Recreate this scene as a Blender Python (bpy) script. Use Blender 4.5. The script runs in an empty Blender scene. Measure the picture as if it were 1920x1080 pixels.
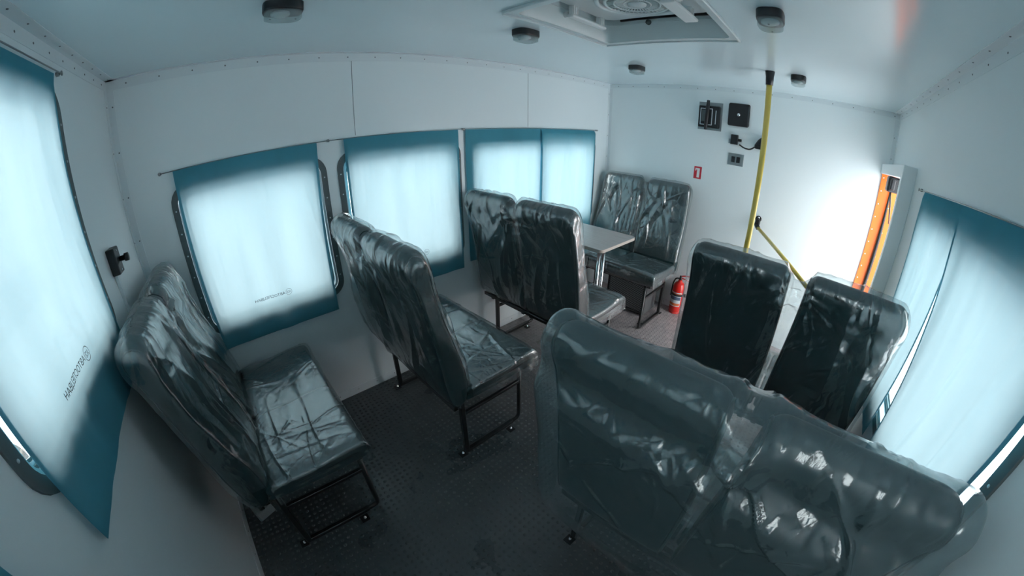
import bpy, bmesh, math, random
import numpy as np
from mathutils import Vector, Matrix

random.seed(7)
PI = math.pi
SC = bpy.context.scene
COL = SC.collection

# ------------------------------------------------------------------ camera
CAM = Vector((1.8136, 0.4851, 1.4694))
cd = bpy.data.cameras.new('camera')
cam = bpy.data.objects.new('camera', cd); COL.objects.link(cam)
cd.type = 'PANO'; cd.sensor_fit = 'HORIZONTAL'; cd.sensor_width = 36.0
cd.clip_start = 0.01
cd.panorama_type = 'FISHEYE_LENS_POLYNOMIAL'
cd.fisheye_fov = math.radians(200)
# theta = K1 r + K2 r^2 + K3 r^3 + K4 r^4, r in units of half the frame width (18 mm)
K1, K2, K3, K4 = 1.4248, -0.0094, -0.0644, -0.038
cd.fisheye_polynomial_k0 = 0.0
cd.fisheye_polynomial_k1 = -K1 / 18
cd.fisheye_polynomial_k2 = -K2 / 18 ** 2
cd.fisheye_polynomial_k3 = -K3 / 18 ** 3
cd.fisheye_polynomial_k4 = -K4 / 18 ** 4
cam.location = CAM
cam.rotation_mode = 'XYZ'
cam.rotation_euler = (1.1295, 0.0028, 0.8161)
SC.camera = cam

# ------------------------------------------------------------------ sky and exposure
wd = bpy.data.worlds.new('overcast_sky'); SC.world = wd; wd.use_nodes = True
bg = wd.node_tree.nodes['Background']
bg.inputs[0].default_value = (0.95, 0.985, 1.0, 1); bg.inputs[1].default_value = 8.2
SC.view_settings.view_transform = 'Standard'
SC.view_settings.look = 'None'
SC.view_settings.exposure = 0.0
SC.view_settings.gamma = 1
SC.view_settings.use_curve_mapping = False
cy = SC.cycles
cy.max_bounces = 14; cy.diffuse_bounces = 8; cy.glossy_bounces = 5
cy.transmission_bounces = 8; cy.transparent_max_bounces = 24
cy.sample_clamp_indirect = 6.0
cy.caustics_reflective = False; cy.caustics_refractive = False

# ------------------------------------------------------------------ sizes of the cabin (metres)
W, L, H = 2.3016, 3.3867, 1.90

# ------------------------------------------------------------------ materials
def new_mat(name):
    m = bpy.data.materials.new(name); m.use_nodes = True
    nt = m.node_tree; nt.nodes.clear()
    out = nt.nodes.new('ShaderNodeOutputMaterial')
    return m, nt, out

def princ(name, col, rough=0.5, metal=0.0, coat=0.0, bump=None, spec=0.5, colvar=0.0, emit=None):
    m, nt, out = new_mat(name)
    b = nt.nodes.new('ShaderNodeBsdfPrincipled')
    b.inputs['Base Color'].default_value = (*col, 1)
    b.inputs['Roughness'].default_value = rough
    b.inputs['Metallic'].default_value = metal
    b.inputs['Specular IOR Level'].default_value = spec
    b.inputs['Coat Weight'].default_value = coat
    b.inputs['Coat Roughness'].default_value = 0.08
    if emit:
        b.inputs['Emission Color'].default_value = (*emit[0], 1); b.inputs['Emission Strength'].default_value = emit[1]
    nt.links.new(b.outputs[0], out.inputs[0])
    if bump or colvar:
        tc = nt.nodes.new('ShaderNodeTexCoord')
        n = nt.nodes.new('ShaderNodeTexNoise'); n.inputs['Scale'].default_value = bump[0] if bump else 6
        n.inputs['Detail'].default_value = 4
        nt.links.new(tc.outputs['Object'], n.inputs['Vector'])
        if bump:
            bp = nt.nodes.new('ShaderNodeBump'); bp.inputs['Strength'].default_value = bump[1]
            bp.inputs['Distance'].default_value = bump[2]
            nt.links.new(n.outputs['Fac'], bp.inputs['Height']); nt.links.new(bp.outputs[0], b.inputs['Normal'])
        if colvar:
            n2 = nt.nodes.new('ShaderNodeTexNoise'); n2.inputs['Scale'].default_value = 5
            nt.links.new(tc.outputs['Object'], n2.inputs['Vector'])
            cr = nt.nodes.new('ShaderNodeMix'); cr.data_type = 'RGBA'
            cr.inputs[6].default_value = (*[c * (1 - colvar) for c in col], 1)
            cr.inputs[7].default_value = (*[min(1, c * (1 + colvar)) for c in col], 1)
            nt.links.new(n2.outputs['Fac'], cr.inputs[0]); nt.links.new(cr.outputs[2], b.inputs['Base Color'])
    return m

M = {}
M['wall'] = princ('painted_wall_panel', (0.82, 0.872, 0.885), 0.38, bump=(2.2, 0.12, 0.02), coat=0.1)
M['ceiling'] = princ('glossy_ceiling_panel', (0.69, 0.81, 0.85), 0.2, bump=(1.4, 0.1, 0.02), coat=0.25)
M['trim'] = princ('white_angle_trim', (0.76, 0.81, 0.83), 0.35)
M['seam'] = princ('panel_joint', (0.25, 0.27, 0.28), 0.6)
M['screw'] = princ('steel_screw', (0.18, 0.19, 0.2), 0.35, metal=0.8)
M['rubber'] = princ('grey_rubber_seal', (0.10, 0.12, 0.122), 0.55)
M['alu'] = princ('aluminium_sash', (0.55, 0.58, 0.6), 0.35, metal=0.7)
M['chrome'] = princ('chrome_tube', (0.8, 0.82, 0.84), 0.12, metal=1.0)
M['black'] = princ('black_plastic', (0.012, 0.013, 0.016), 0.38)
M['blackmetal'] = princ('black_painted_steel', (0.01, 0.011, 0.012), 0.3, coat=0.3)
M['vinyl'] = princ('dark_green_black_vinyl', (0.008, 0.030, 0.033), 0.42, colvar=0.2)
M['yellow'] = princ('yellow_painted_tube', (0.78, 0.56, 0.11), 0.3, coat=0.3)
M['orange'] = princ('orange_painted_panel', (1.0, 0.17, 0.015), 0.4)
M['red'] = princ('red_enamel', (0.75, 0.022, 0.015), 0.28, coat=0.4)
M['redsign'] = princ('red_sticker', (0.62, 0.03, 0.05), 0.4)
M['white'] = princ('white_plastic', (0.74, 0.76, 0.76), 0.4)
M['whiteprint'] = princ('white_print', (0.8, 0.8, 0.8), 0.5)
M['hatch'] = princ('pale_hatch_plastic', (0.60, 0.66, 0.67), 0.35)
M['steel'] = princ('brushed_steel_plate', (0.33, 0.36, 0.37), 0.4, metal=0.8)
M['label'] = princ('paper_label', (0.62, 0.66, 0.68), 0.6)
M['labelred'] = princ('label_orange_band', (0.7, 0.16, 0.05), 0.6)
M['labelblue'] = princ('label_dark_print', (0.10, 0.13, 0.2), 0.6)
M['print'] = princ('dark_curtain_print', (0.02, 0.05, 0.065), 0.8)
M['foam'] = princ('grey_block', (0.34, 0.37, 0.37), 0.8, colvar=0.1)
M['snow'] = princ('trodden_snow_ground', (0.80, 0.82, 0.85), 0.9, colvar=0.08)
M['carwhite'] = princ('white_car_paint', (0.75, 0.76, 0.78), 0.3, coat=0.5)
M['carglass'] = princ('dark_car_glass', (0.03, 0.035, 0.04), 0.1)
M['tyre'] = princ('tyre_rubber', (0.02, 0.02, 0.02), 0.7)
M['brick'] = princ('brown_facade', (0.25, 0.17, 0.13), 0.9, colvar=0.2)

def floor_mat():
    m, nt, out = new_mat('studded_rubber_floor')
    N = nt.nodes.new; LK = nt.links.new
    b = N('ShaderNodeBsdfPrincipled'); LK(b.outputs[0], out.inputs[0])
    b.inputs['Base Color'].default_value = (0.012, 0.015, 0.016, 1); b.inputs['Roughness'].default_value = 0.4
    tc = N('ShaderNodeTexCoord'); sep = N('ShaderNodeSeparateXYZ'); LK(tc.outputs['Object'], sep.inputs[0])
    def math_(op, a, bb=None, clamp=False):
        n = N('ShaderNodeMath'); n.operation = op; n.use_clamp = clamp
        for i, v in enumerate((a, bb)):
            if v is None: continue
            if isinstance(v, (int, float)): n.inputs[i].default_value = v
            else: LK(v, n.inputs[i])
        return n.outputs[0]
    S = 0.0285
    def cell(c):
        f = math_('FRACT', math_('DIVIDE', c, S)); return math_('SUBTRACT', f, 0.5)
    cx, cy_ = cell(sep.outputs[0]), cell(sep.outputs[1])
    r = math_('SQRT', math_('ADD', math_('MULTIPLY', cx, cx), math_('MULTIPLY', cy_, cy_)))
    h = math_('SUBTRACT', 1.0, math_('MULTIPLY', math_('SUBTRACT', r, 0.12), 7.0), True)
    h = math_('MULTIPLY', h, 1.0, True)
    nz = N('ShaderNodeTexNoise'); nz.inputs['Scale'].default_value = 3.0; nz.inputs['Detail'].default_value = 5
    LK(tc.outputs['Object'], nz.inputs['Vector'])
    mix = N('ShaderNodeMix'); mix.data_type = 'RGBA'
    mix.inputs[6].default_value = (0.062, 0.074, 0.077, 1); mix.inputs[7].default_value = (0.120, 0.125, 0.128, 1)
    LK(nz.outputs['Fac'], mix.inputs[0])
    # pale doorway dust, with light from the door painted into its tone
    dust_light = math_('MULTIPLY', math_('SUBTRACT', sep.outputs[1], 1.3), 0.55, True)
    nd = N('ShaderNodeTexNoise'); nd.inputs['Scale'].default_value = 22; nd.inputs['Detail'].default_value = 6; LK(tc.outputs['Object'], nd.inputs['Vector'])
    dust_light = math_('MULTIPLY', dust_light, math_('ADD', math_('MULTIPLY', nd.outputs['Fac'], 1.1), 0.25), True)
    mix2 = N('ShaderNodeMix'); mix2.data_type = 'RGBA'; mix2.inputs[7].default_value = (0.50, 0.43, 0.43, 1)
    LK(dust_light, mix2.inputs[0]); LK(mix.outputs[2], mix2.inputs[6]); LK(mix2.outputs[2], b.inputs['Base Color'])
    rr = math_('ADD', math_('MULTIPLY', nz.outputs['Fac'], 0.22), 0.19); LK(rr, b.inputs['Roughness'])
    bp = N('ShaderNodeBump'); bp.inputs['Strength'].default_value = 1.0; bp.inputs['Distance'].default_value = 0.0045
    LK(h, bp.inputs['Height']); LK(bp.outputs[0], b.inputs['Normal'])
    return m
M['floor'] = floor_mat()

def wood_mat():
    m, nt, out = new_mat('pale_ash_laminate')
    N = nt.nodes.new; LK = nt.links.new
    b = N('ShaderNodeBsdfPrincipled'); LK(b.outputs[0], out.inputs[0]); b.inputs['Roughness'].default_value = 0.35
    tc = N('ShaderNodeTexCoord'); mp = N('ShaderNodeMapping'); mp.inputs['Scale'].default_value = (2.5, 26, 2)
    LK(tc.outputs['Object'], mp.inputs[0])
    nz = N('ShaderNodeTexNoise'); nz.inputs['Scale'].default_value = 3; nz.inputs['Detail'].default_value = 6
    LK(mp.outputs[0], nz.inputs['Vector'])
    mix = N('ShaderNodeMix'); mix.data_type = 'RGBA'
    mix.inputs[6].default_value = (0.40, 0.34, 0.32, 1); mix.inputs[7].default_value = (0.62, 0.56, 0.54, 1)
    LK(nz.outputs['Fac'], mix.inputs[0]); LK(mix.outputs[2], b.inputs['Base Color'])
    return m
M['wood'] = wood_mat()

def glass_mat():
    m, nt, out = new_mat('window_glass')
    N = nt.nodes.new; LK = nt.links.new
    t = N('ShaderNodeBsdfTransparent'); t.inputs[0].default_value = (0.93, 0.97, 0.97, 1)
    g = N('ShaderNodeBsdfGlossy'); g.inputs['Roughness'].default_value = 0.02
    lw = N('ShaderNodeLayerWeight'); lw.inputs['Blend'].default_value = 0.5
    pw = N('ShaderNodeMath'); pw.operation = 'POWER'; LK(lw.outputs['Facing'], pw.inputs[0]); pw.inputs[1].default_value = 5
    fr = N('ShaderNodeMath'); fr.operation = 'MULTIPLY_ADD'; LK(pw.outputs[0], fr.inputs[0]); fr.inputs[1].default_value = .9; fr.inputs[2].default_value = .04
    mx = N('ShaderNodeMixShader'); LK(fr.outputs[0], mx.inputs[0]); LK(t.outputs[0], mx.inputs[1]); LK(g.outputs[0], mx.inputs[2])
    LK(mx.outputs[0], out.inputs[0]); return m
M['glass'] = glass_mat()

def lens_mat():
    m, nt, out = new_mat('clear_lamp_lens')
    N = nt.nodes.new; LK = nt.links.new
    t = N('ShaderNodeBsdfTransparent'); t.inputs[0].default_value = (0.85, 0.9, 0.9, 1)
    b = N('ShaderNodeBsdfPrincipled'); b.inputs['Base Color'].default_value = (0.55, 0.6, 0.6, 1); b.inputs['Roughness'].default_value = 0.15
    mx = N('ShaderNodeMixShader'); mx.inputs[0].default_value = 0.34
    LK(t.outputs[0], mx.inputs[1]); LK(b.outputs[0], mx.inputs[2]); LK(mx.outputs[0], out.inputs[0]); return m
M['lens'] = lens_mat()

def curtain_mat(name, col, thru):
    m, nt, out = new_mat(name)
    N = nt.nodes.new; LK = nt.links.new
    tc = N('ShaderNodeTexCoord')
    d = N('ShaderNodeBsdfDiffuse'); d.inputs[0].default_value = (0.15, 0.55, 0.70, 1)
    t = N('ShaderNodeBsdfTranslucent'); t.inputs[0].default_value = (*col, 1)
    mx = N('ShaderNodeMixShader'); mx.inputs[0].default_value = 0.78
    mp = N('ShaderNodeMapping'); mp.inputs['Scale'].default_value = (9, 9, 1.1); LK(tc.outputs['Object'], mp.inputs[0])
    nz = N('ShaderNodeTexNoise'); nz.inputs['Scale'].default_value = 1.0; nz.inputs['Detail'].default_value = 5; LK(mp.outputs[0], nz.inputs['Vector'])  # upright streaks put the soft shading of folds into the cloth tone
    mr = N('ShaderNodeMapRange'); mr.inputs[1].default_value = .3; mr.inputs[2].default_value = .7; mr.inputs[3].default_value = .46; mr.inputs[4].default_value = .56
    LK(nz.outputs['Fac'], mr.inputs[0]); LK(mr.outputs[0], mx.inputs[0])
    LK(d.outputs[0], mx.inputs[1]); LK(t.outputs[0], mx.inputs[2])
    # the open weave lets some light straight through, softened by the threads
    w = N('ShaderNodeBsdfTransparent'); w.inputs[0].default_value = (0.95, 0.98, 1.0, 1)
    m2 = N('ShaderNodeMixShader'); m2.inputs[0].default_value = thru
    LK(mx.outputs[0], m2.inputs[1]); LK(w.outputs[0], m2.inputs[2]); LK(m2.outputs[0], out.inputs[0])
    return m
M['curtain'] = curtain_mat('thin_blue_curtain_cloth', (0.228, 0.285, 0.305), 0.012)
M['hem'] = curtain_mat('blue_curtain_hem', (0.11, 0.23, 0.29), 0.0)

def film_mat(name, haze, bump, ior=1.6, rough=0.1, scale=1.0, floor_=0.0, tint=(0.36, 0.55, 0.58)):
    m, nt, out = new_mat(name)
    N = nt.nodes.new; LK = nt.links.new
    tc = N('ShaderNodeTexCoord')
    nw = N('ShaderNodeTexNoise'); nw.inputs['Scale'].default_value = 5 * scale; nw.inputs['Detail'].default_value = 3
    LK(tc.outputs['Object'], nw.inputs['Vector'])
    # warped coordinates make the creases run and bend
    vm = N('ShaderNodeVectorMath'); vm.operation = 'MULTIPLY_ADD'; vm.inputs[1].default_value = (0.18, 0.18, 0.18)
    LK(nw.outputs['Color'], vm.inputs[0]); LK(tc.outputs['Object'], vm.inputs[2])
    mp = N('ShaderNodeMapping'); mp.inputs['Scale'].default_value = (1.0, 1.0, 0.5); LK(vm.outputs[0], mp.inputs[0])
    v = N('ShaderNodeTexVoronoi'); v.feature = 'DISTANCE_TO_EDGE'; v.inputs['Scale'].default_value = 11 * scale
    LK(mp.outputs[0], v.inputs['Vector'])
    v2 = N('ShaderNodeTexVoronoi'); v2.feature = 'F1'; v2.inputs['Scale'].default_value = 26 * scale
    LK(mp.outputs[0], v2.inputs['Vector'])
    nz = N('ShaderNodeTexNoise'); nz.inputs['Scale'].default_value = 9 * scale; nz.inputs['Detail'].default_value = 6
    nz.inputs['Roughness'].default_value = 0.55; LK(vm.outputs[0], nz.inputs['Vector'])
    def ma(op, a, b_):
        n = N('ShaderNodeMath'); n.operation = op
        for i, x in enumerate((a, b_)):
            if isinstance(x, (int, float)): n.inputs[i].default_value = x
            else: LK(x, n.inputs[i])
        return n.outputs[0]
    e = ma('MINIMUM', ma('MULTIPLY', v.outputs['Distance'], 3.0), 0.5)
    h = ma('ADD', ma('MULTIPLY', e, 0.55), ma('ADD', ma('MULTIPLY', v2.outputs['Distance'], 0.25), ma('MULTIPLY', nz.outputs['Fac'], 0.8)))
    bp = N('ShaderNodeBump'); bp.inputs['Strength'].default_value = 1.0; bp.inputs['Distance'].default_value = bump
    LK(h, bp.inputs['Height'])
    tr = N('ShaderNodeBsdfTransparent'); tr.inputs[0].default_value = (0.93, 0.96, 0.96, 1)
    df = N('ShaderNodeBsdfDiffuse'); df.inputs[0].default_value = (*tint, 1); LK(bp.outputs[0], df.inputs['Normal'])
    tl = N('ShaderNodeBsdfTranslucent'); tl.inputs[0].default_value = (*[min(1, c * 1.6) for c in tint], 1)
    dm = N('ShaderNodeMixShader'); dm.inputs[0].default_value = 0.35; LK(df.outputs[0], dm.inputs[1]); LK(tl.outputs[0], dm.inputs[2])
    lw = N('ShaderNodeLayerWeight'); lw.inputs['Blend'].default_value = 0.35; LK(bp.outputs[0], lw.inputs['Normal'])
    hz = ma('ADD', ma('MULTIPLY', lw.outputs['Facing'], 0.55 * haze * 2), haze)
    m1 = N('ShaderNodeMixShader'); LK(hz, m1.inputs[0]); LK(tr.outputs[0], m1.inputs[1]); LK(dm.outputs[0], m1.inputs[2])
    gl = N('ShaderNodeBsdfGlossy'); gl.inputs['Roughness'].default_value = rough; LK(bp.outputs[0], gl.inputs['Normal'])
    lf = N('ShaderNodeLayerWeight'); lf.inputs['Blend'].default_value = 0.5; LK(bp.outputs[0], lf.inputs['Normal'])
    fr2 = ma('MINIMUM', ma('ADD', ma('MULTIPLY', ma('POWER', lf.outputs['Facing'], 4.0), 0.8), floor_ + ((ior - 1) / (ior + 1)) ** 2), 0.9)
    m2 = N('ShaderNodeMixShader'); LK(fr2, m2.inputs[0]); LK(m1.outputs[0], m2.inputs[1]); LK(gl.outputs[0], m2.inputs[2])
    LK(m2.outputs[0], out.inputs[0])
    return m
M['film'] = film_mat('clear_polythene_film', 0.035, 0.0055, 1.6, 0.2, 1.0, 0.14)
M['film_seat'] = film_mat('tight_polythene_film', 0.04, 0.0026, 1.6, 0.22, 1.3, 0.2)
M['film_loose'] = film_mat('milky_loose_polythene_film', 0.24, 0.007, 1.6, 0.16, 0.8, 0.07, (0.19, 0.27, 0.29))

# ------------------------------------------------------------------ mesh helpers
def link(name, me, mats, parent=None, smooth=False):
    o = bpy.data.objects.new(name, me); COL.objects.link(o)
    if not isinstance(mats, (list, tuple)): mats = [mats]
    for mm in mats: me.materials.append(mm)
    if parent is not None: o.parent = parent
    if smooth: me.shade_smooth()
    return o

def from_bm(name, bm, mats, parent=None, smooth=False):
    bmesh.ops.recalc_face_normals(bm, faces=bm.faces)
    me = bpy.data.meshes.new(name); bm.to_mesh(me); bm.free()
    return link(name, me, mats, parent, smooth)

def tag(o, label=None, cat=None, group=None, kind=None):
    if label: o['label'] = label
    if cat: o['category'] = cat
    if group: o['group'] = group
    if kind: o['kind'] = kind
    return o

def empty(name, loc=(0, 0, 0), rz=0.0):
    o = bpy.data.objects.new(name, None); COL.objects.link(o); o.location = loc
    o.rotation_euler = (0, 0, rz); o.empty_display_size = 0.05
    return o

def box(bm, lo, hi, mi=0, bev=0.0, seg=2):
    r = bmesh.ops.create_cube(bm, size=1.0)
    vs = r['verts']
    for v in vs:
        v.co = Vector([lo[i] + (v.co[i] + 0.5) * (hi[i] - lo[i]) for i in range(3)])
    fs = {f for v in vs for f in v.link_faces}
    if bev > 0:
        es = {e for v in vs for e in v.link_edges}
        r2 = bmesh.ops.bevel(bm, geom=list(es), offset=bev, segments=seg, affect='EDGES', profile=0.5)
        fs = set(r2['faces']) | {f for f in fs if f.is_valid}
    for f in fs: f.material_index = mi
    return fs

def tube(bm, pts, r, n=12, mi=0, caps=True):
    """A round tube through the points."""
    pts = [Vector(p) for p in pts]
    rings = []; prev = None
    for i, p in enumerate(pts):
        d = (pts[min(i + 1, len(pts) - 1)] - pts[max(i - 1, 0)]).normalized()
        if prev is None:
            a = d.orthogonal().normalized()
        else:
            a = (prev - d * prev.dot(d)).normalized()
        prev = a; b = d.cross(a)
        rad = r[i] if isinstance(r, (list, tuple)) else r
        rings.append([bm.verts.new(p + (a * math.cos(2 * PI * k / n) + b * math.sin(2 * PI * k / n)) * rad) for k in range(n)])
    for i in range(len(rings) - 1):
        for k in range(n):
            f = bm.faces.new((rings[i][k], rings[i][(k + 1) % n], rings[i + 1][(k + 1) % n], rings[i + 1][k]))
            f.material_index = mi; f.smooth = True
    if caps:
        for rg in (rings[0], rings[-1]):
            f = bm.faces.new(rg); f.material_index = mi

def arc_path(pts, r=0.03, n=6):
    """Round the inner corners of a polyline."""
    pts = [Vector(p) for p in pts]; out = [pts[0]]
    for i in range(1, len(pts) - 1):
        a = (pts[i - 1] - pts[i]); b = (pts[i + 1] - pts[i])
        ra = min(r, a.length * 0.49, b.length * 0.49)
        p0 = pts[i] + a.normalized() * ra; p1 = pts[i] + b.normalized() * ra
        for k in range(n + 1):
            t = k / n
            out.append((1 - t) ** 2 * p0 + 2 * t * (1 - t) * pts[i] + t * t * p1)
    out.append(pts[-1]); return out

def lathe(bm, prof, centre, axis='z', n=24, mi=0):
    """prof: (radius, height) pairs turned about an axis through centre."""
    c = Vector(centre); rings = []
    for r, h in prof:
        ring = []
        for k in range(n):
            a = 2 * PI * k / n; x, y = r * math.cos(a), r * math.sin(a)
            v = {'z': (x, y, h), 'x': (h, x, y), 'y': (x, h, y)}[axis]
            ring.append(bm.verts.new(c + Vector(v)))
        rings.append(ring)
    for i in range(len(rings) - 1):
        for k in range(n):
            f = bm.faces.new((rings[i][k], rings[i][(k + 1) % n], rings[i + 1][(k + 1) % n], rings[i + 1][k]))
            f.material_index = mi; f.smooth = True
    for rg in (rings[0], rings[-1]):
        f = bm.faces.new(rg); f.material_index = mi

def rrect(u0, u1, v0, v1, r, n=6):
    pts = []
    for cu, cv, a0 in ((u1 - r, v1 - r, 0), (u0 + r, v1 - r, 90), (u0 + r, v0 + r, 180), (u1 - r, v0 + r, 270)):
        if r <= 0: pts.append((cu, cv)); continue
        for k in range(n + 1):
            a = math.radians(a0 + 90 * k / n); pts.append((cu + r * math.cos(a), cv + r * math.sin(a)))
    return pts

def plate_mesh(outer, holes, thick, mat4):
    """A flat plate with holes; thickness is centred on its plane; mat4 places it."""
    cu = bpy.data.curves.new('tmp', 'CURVE'); cu.dimensions = '2D'; cu.fill_mode = 'BOTH'; cu.extrude = thick / 2
    for loop in [outer] + list(holes):
        sp = cu.splines.new('POLY'); sp.points.add(len(loop) - 1)
        for p, (u, v) in zip(sp.points, loop): p.co = (u, v, 0, 1)
        sp.use_cyclic_u = True
    ob = bpy.data.objects.new('tmp', cu); COL.objects.link(ob)
    dg = bpy.context.evaluated_depsgraph_get(); dg.update()
    me = bpy.data.meshes.new_from_object(ob.evaluated_get(dg))
    bpy.data.objects.remove(ob); bpy.data.curves.remove(cu)
    me.transform(mat4); me.materials.clear()
    return me

def basis(o, u, v):
    """matrix taking (u,v,0) to o + u*U + v*V"""
    U, V = Vector(u), Vector(v); Wn = U.cross(V)
    m = Matrix(((U.x, V.x, Wn.x, o[0]), (U.y, V.y, Wn.y, o[1]), (U.z, V.z, Wn.z, o[2]), (0, 0, 0, 1)))
    return m

LEFT = lambda d: basis((d, 0, 0), (0, 1, 0), (0, 0, 1))          # (y,z) on the left wall
RIGHT = lambda d: basis((W - d, 0, 0), (0, 1, 0), (0, 0, 1))
REAR = lambda d: basis((0, d, 0), (1, 0, 0), (0, 0, 1))          # (x,z)
FRONT = lambda d: basis((0, L - d, 0), (1, 0, 0), (0, 0, 1))
FLAT = lambda z: basis((0, 0, z), (1, 0, 0), (0, 1, 0))

def plate(name, outer, holes, thick, mat4, mat, parent=None, kind=None):
    o = link(name, plate_mesh(outer, holes, thick, mat4), mat, parent)
    if kind: o['kind'] = kind
    return o

# numpy gradient-free value noise ------------------------------------------------
def _hash(ix, iy, iz, s):
    n = (ix * 374761393 + iy * 668265263 + iz * 2147483647 + s * 974634777) & 0xffffffff
    n = ((n ^ (n >> 13)) * 1274126177) & 0xffffffff
    n = (n ^ (n >> 16)) & 0xffffffff
    return n / 4294967295.0
def vnoise(P, s=0):
    P = np.asarray(P, float); i = np.floor(P).astype(np.int64); f = P - i; f = f * f * f * (f * (f * 6 - 15) + 10)
    r = 0
    for a in (0, 1):
        for b in (0, 1):
            for c in (0, 1):
                w = (f[..., 0] if a else 1 - f[..., 0]) * (f[..., 1] if b else 1 - f[..., 1]) * (f[..., 2] if c else 1 - f[..., 2])
                r = r + w * _hash(i[..., 0] + a, i[..., 1] + b, i[..., 2] + c, s)
    return r
def sstep(a, b, x):
    t = np.clip((x - a) / (b - a), 0, 1); return t * t * (3 - 2 * t)

def grid_mesh(name, P, mats, parent=None, closed_v=False, smooth=True, flip=False):
    """P: (nu, nv, 3) array."""
    nu, nv = P.shape[:2]
    idx = np.arange(nu * nv).reshape(nu, nv)
    j = np.arange(nv if closed_v else nv - 1)
    a = idx[:-1][:, j]; b = idx[1:][:, j]; c = idx[1:][:, (j + 1) % nv]; d = idx[:-1][:, (j + 1) % nv]
    F = np.stack([a, d, c, b] if flip else [a, b, c, d], -1).reshape(-1, 4)
    me = bpy.data.meshes.new(name)
    me.from_pydata(P.reshape(-1, 3).tolist(), [], F.tolist())
    me.update()
    return link(name, me, mats, parent, smooth)

def catmull(pts, n, closed):
    pts = np.array(pts, float); m = len(pts); out = []
    segs = m if closed else m - 1
    t = np.linspace(0, segs, n, endpoint=not closed)
    for tt in t:
        i = min(int(tt), segs - 1); f = tt - i
        g = (lambda k: pts[k % m]) if closed else (lambda k: pts[min(max(k, 0), m - 1)])
        p0, p1, p2, p3 = g(i - 1), g(i), g(i + 1), g(i + 2)
        out.append(0.5 * ((2 * p1) + (-p0 + p2) * f + (2 * p0 - 5 * p1 + 4 * p2 - p3) * f * f + (-p0 + 3 * p1 - 3 * p2 + p3) * f ** 3))
    out = np.array(out)
    # even spacing
    if closed: q = np.vstack([out, out[:1]])
    else: q = out
    d = np.r_[0, np.cumsum(np.hypot(*np.diff(q, axis=0).T))]
    s = np.linspace(0, d[-1], n, endpoint=not closed)
    return np.stack([np.interp(s, d, q[:, 0]), np.interp(s, d, q[:, 1])], 1)

# ================================================================== THE CABIN SHELL
T = 0.04
def wall(name, outer, holes, m4):
    return plate(name, outer, holes, T, m4, M['wall'], kind='structure')

WL = [(0.205, 0.954, 0.674, 1.405), (1.010, 1.764, 0.674, 1.405), (1.822, 3.176, 0.674, 1.405)]   # frame outer edges, left wall (y0,y1,z0,z1)
WR = [(1.062, 2.335, 0.674, 1.405)]
WB = [(0.558, 1.301, 1.060, 1.790), (1.50, 2.20, 0.98, 1.790)]                                                             # rear wall (x0,x1,z0,z1); second window added out of view for fill light
FW = 0.030     # width of the rubber surround
def hole(w): return rrect(w[0] + FW - .004, w[1] - FW + .004, w[2] + FW - .004, w[3] - FW + .004, 0.055)
wall('wall_left', rrect(-T, L + T, 0, H, 0), [hole(w) for w in WL], LEFT(-T / 2))
DY0, DZ = 2.655, 1.492                                                # doorway in the right wall
wall('wall_right', [(-T, 0), (DY0, 0), (DY0, DZ), (L - 0.012, DZ), (L - 0.012, H), (-T, H)], [hole(w) for w in WR], RIGHT(-T / 2))
wall('wall_rear', rrect(0, W, 0, H, 0), [hole(w) for w in WB], REAR(-T / 2))
wall('wall_front', rrect(0, W + 0.16, 0, H, 0), [], FRONT(-T / 2))
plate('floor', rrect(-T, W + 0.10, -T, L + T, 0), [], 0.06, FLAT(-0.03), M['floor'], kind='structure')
HX0, HX1, HY0, HY1 = 0.845, 1.425, 1.41, 2.00                         # roof hatch opening
plate('ceiling', rrect(-T, W + 0.16, -T, L + T, 0), [rrect(HX0, HX1, HY0, HY1, 0.03)], T, FLAT(H + T / 2), M['ceiling'], kind='structure')

# angle trims with their screws
trim_n = [0]
def trim(build, screws, mats=None):
    trim_n[0] += 1
    bm = bmesh.new()
    for lo, hi in build: box(bm, lo, hi, 0)
    for p, ax in screws:
        pr = [(0.0001, -0.0008), (0.0036, -0.0006), (0.003, 0.0012), (0.0001, 0.0016)]
        sgn = -1 if ax.startswith('-') else 1
        lathe(bm, [(r, h * sgn) for r, h in pr], p, ax[-1], 8, 1)
    o = from_bm('trim_%d' % trim_n[0], bm, [M['trim'], M['screw']]); o['kind'] = 'structure'
    return o
a, t = 0.042, 0.002
def rng(s, e, st):
    x = s
    while x < e: yield x; x += st
trim([((0, 0, H - a), (t, L, H)), ((0, 0, H - t), (a * .6, L, H))], [((t, y, H - a * .55), 'x') for y in rng(.09, L, .145)])
trim([((0, 0, H - a), (W, t, H)), ((0, 0, H - t), (W, a, H))], [((x, t, H - a * .55), 'y') for x in rng(.07, W, .105)] + [((x, a * .55, H - t), '-z') for x in rng(.04, W, .105)])
trim([((W - t, 0, H - a), (W, L, H)), ((W - a, 0, H - t), (W, L, H))], [((W - t, y, H - a * .55), '-x') for y in rng(.09, L, .145)] + [((W - a * .55, y, H - t), '-z') for y in rng(.03, L, .145)])
trim([((0, L - t, H - a * .8), (W, L, H))], [((x, L - t, H - a * .5), '-y') for x in rng(.09, W, .145)])
trim([((0, 0, 0), (t, .032, H - a)), ((0, 0, 0), (.032, t, H - a))], [((t, .022, z), 'x') for z in rng(.08, H - .05, .19)] + [((.022, t, z), 'y') for z in rng(.08, H - .05, .19)])
trim([((0, L - .026, 0), (t, L, H - a)), ((0, L - t, 0), (.026, L, H - a))], [((t, L - .016, z), 'x') for z in rng(.10, H - .05, .19)])
trim([((W - .03, L - t, 1.56), (W, L, H - a)), ((W - t, L - .03, 1.56), (W, L, H - a))], [((W - .02, L - t, z), '-y') for z in rng(1.6, H - .05, .14)])
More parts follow.
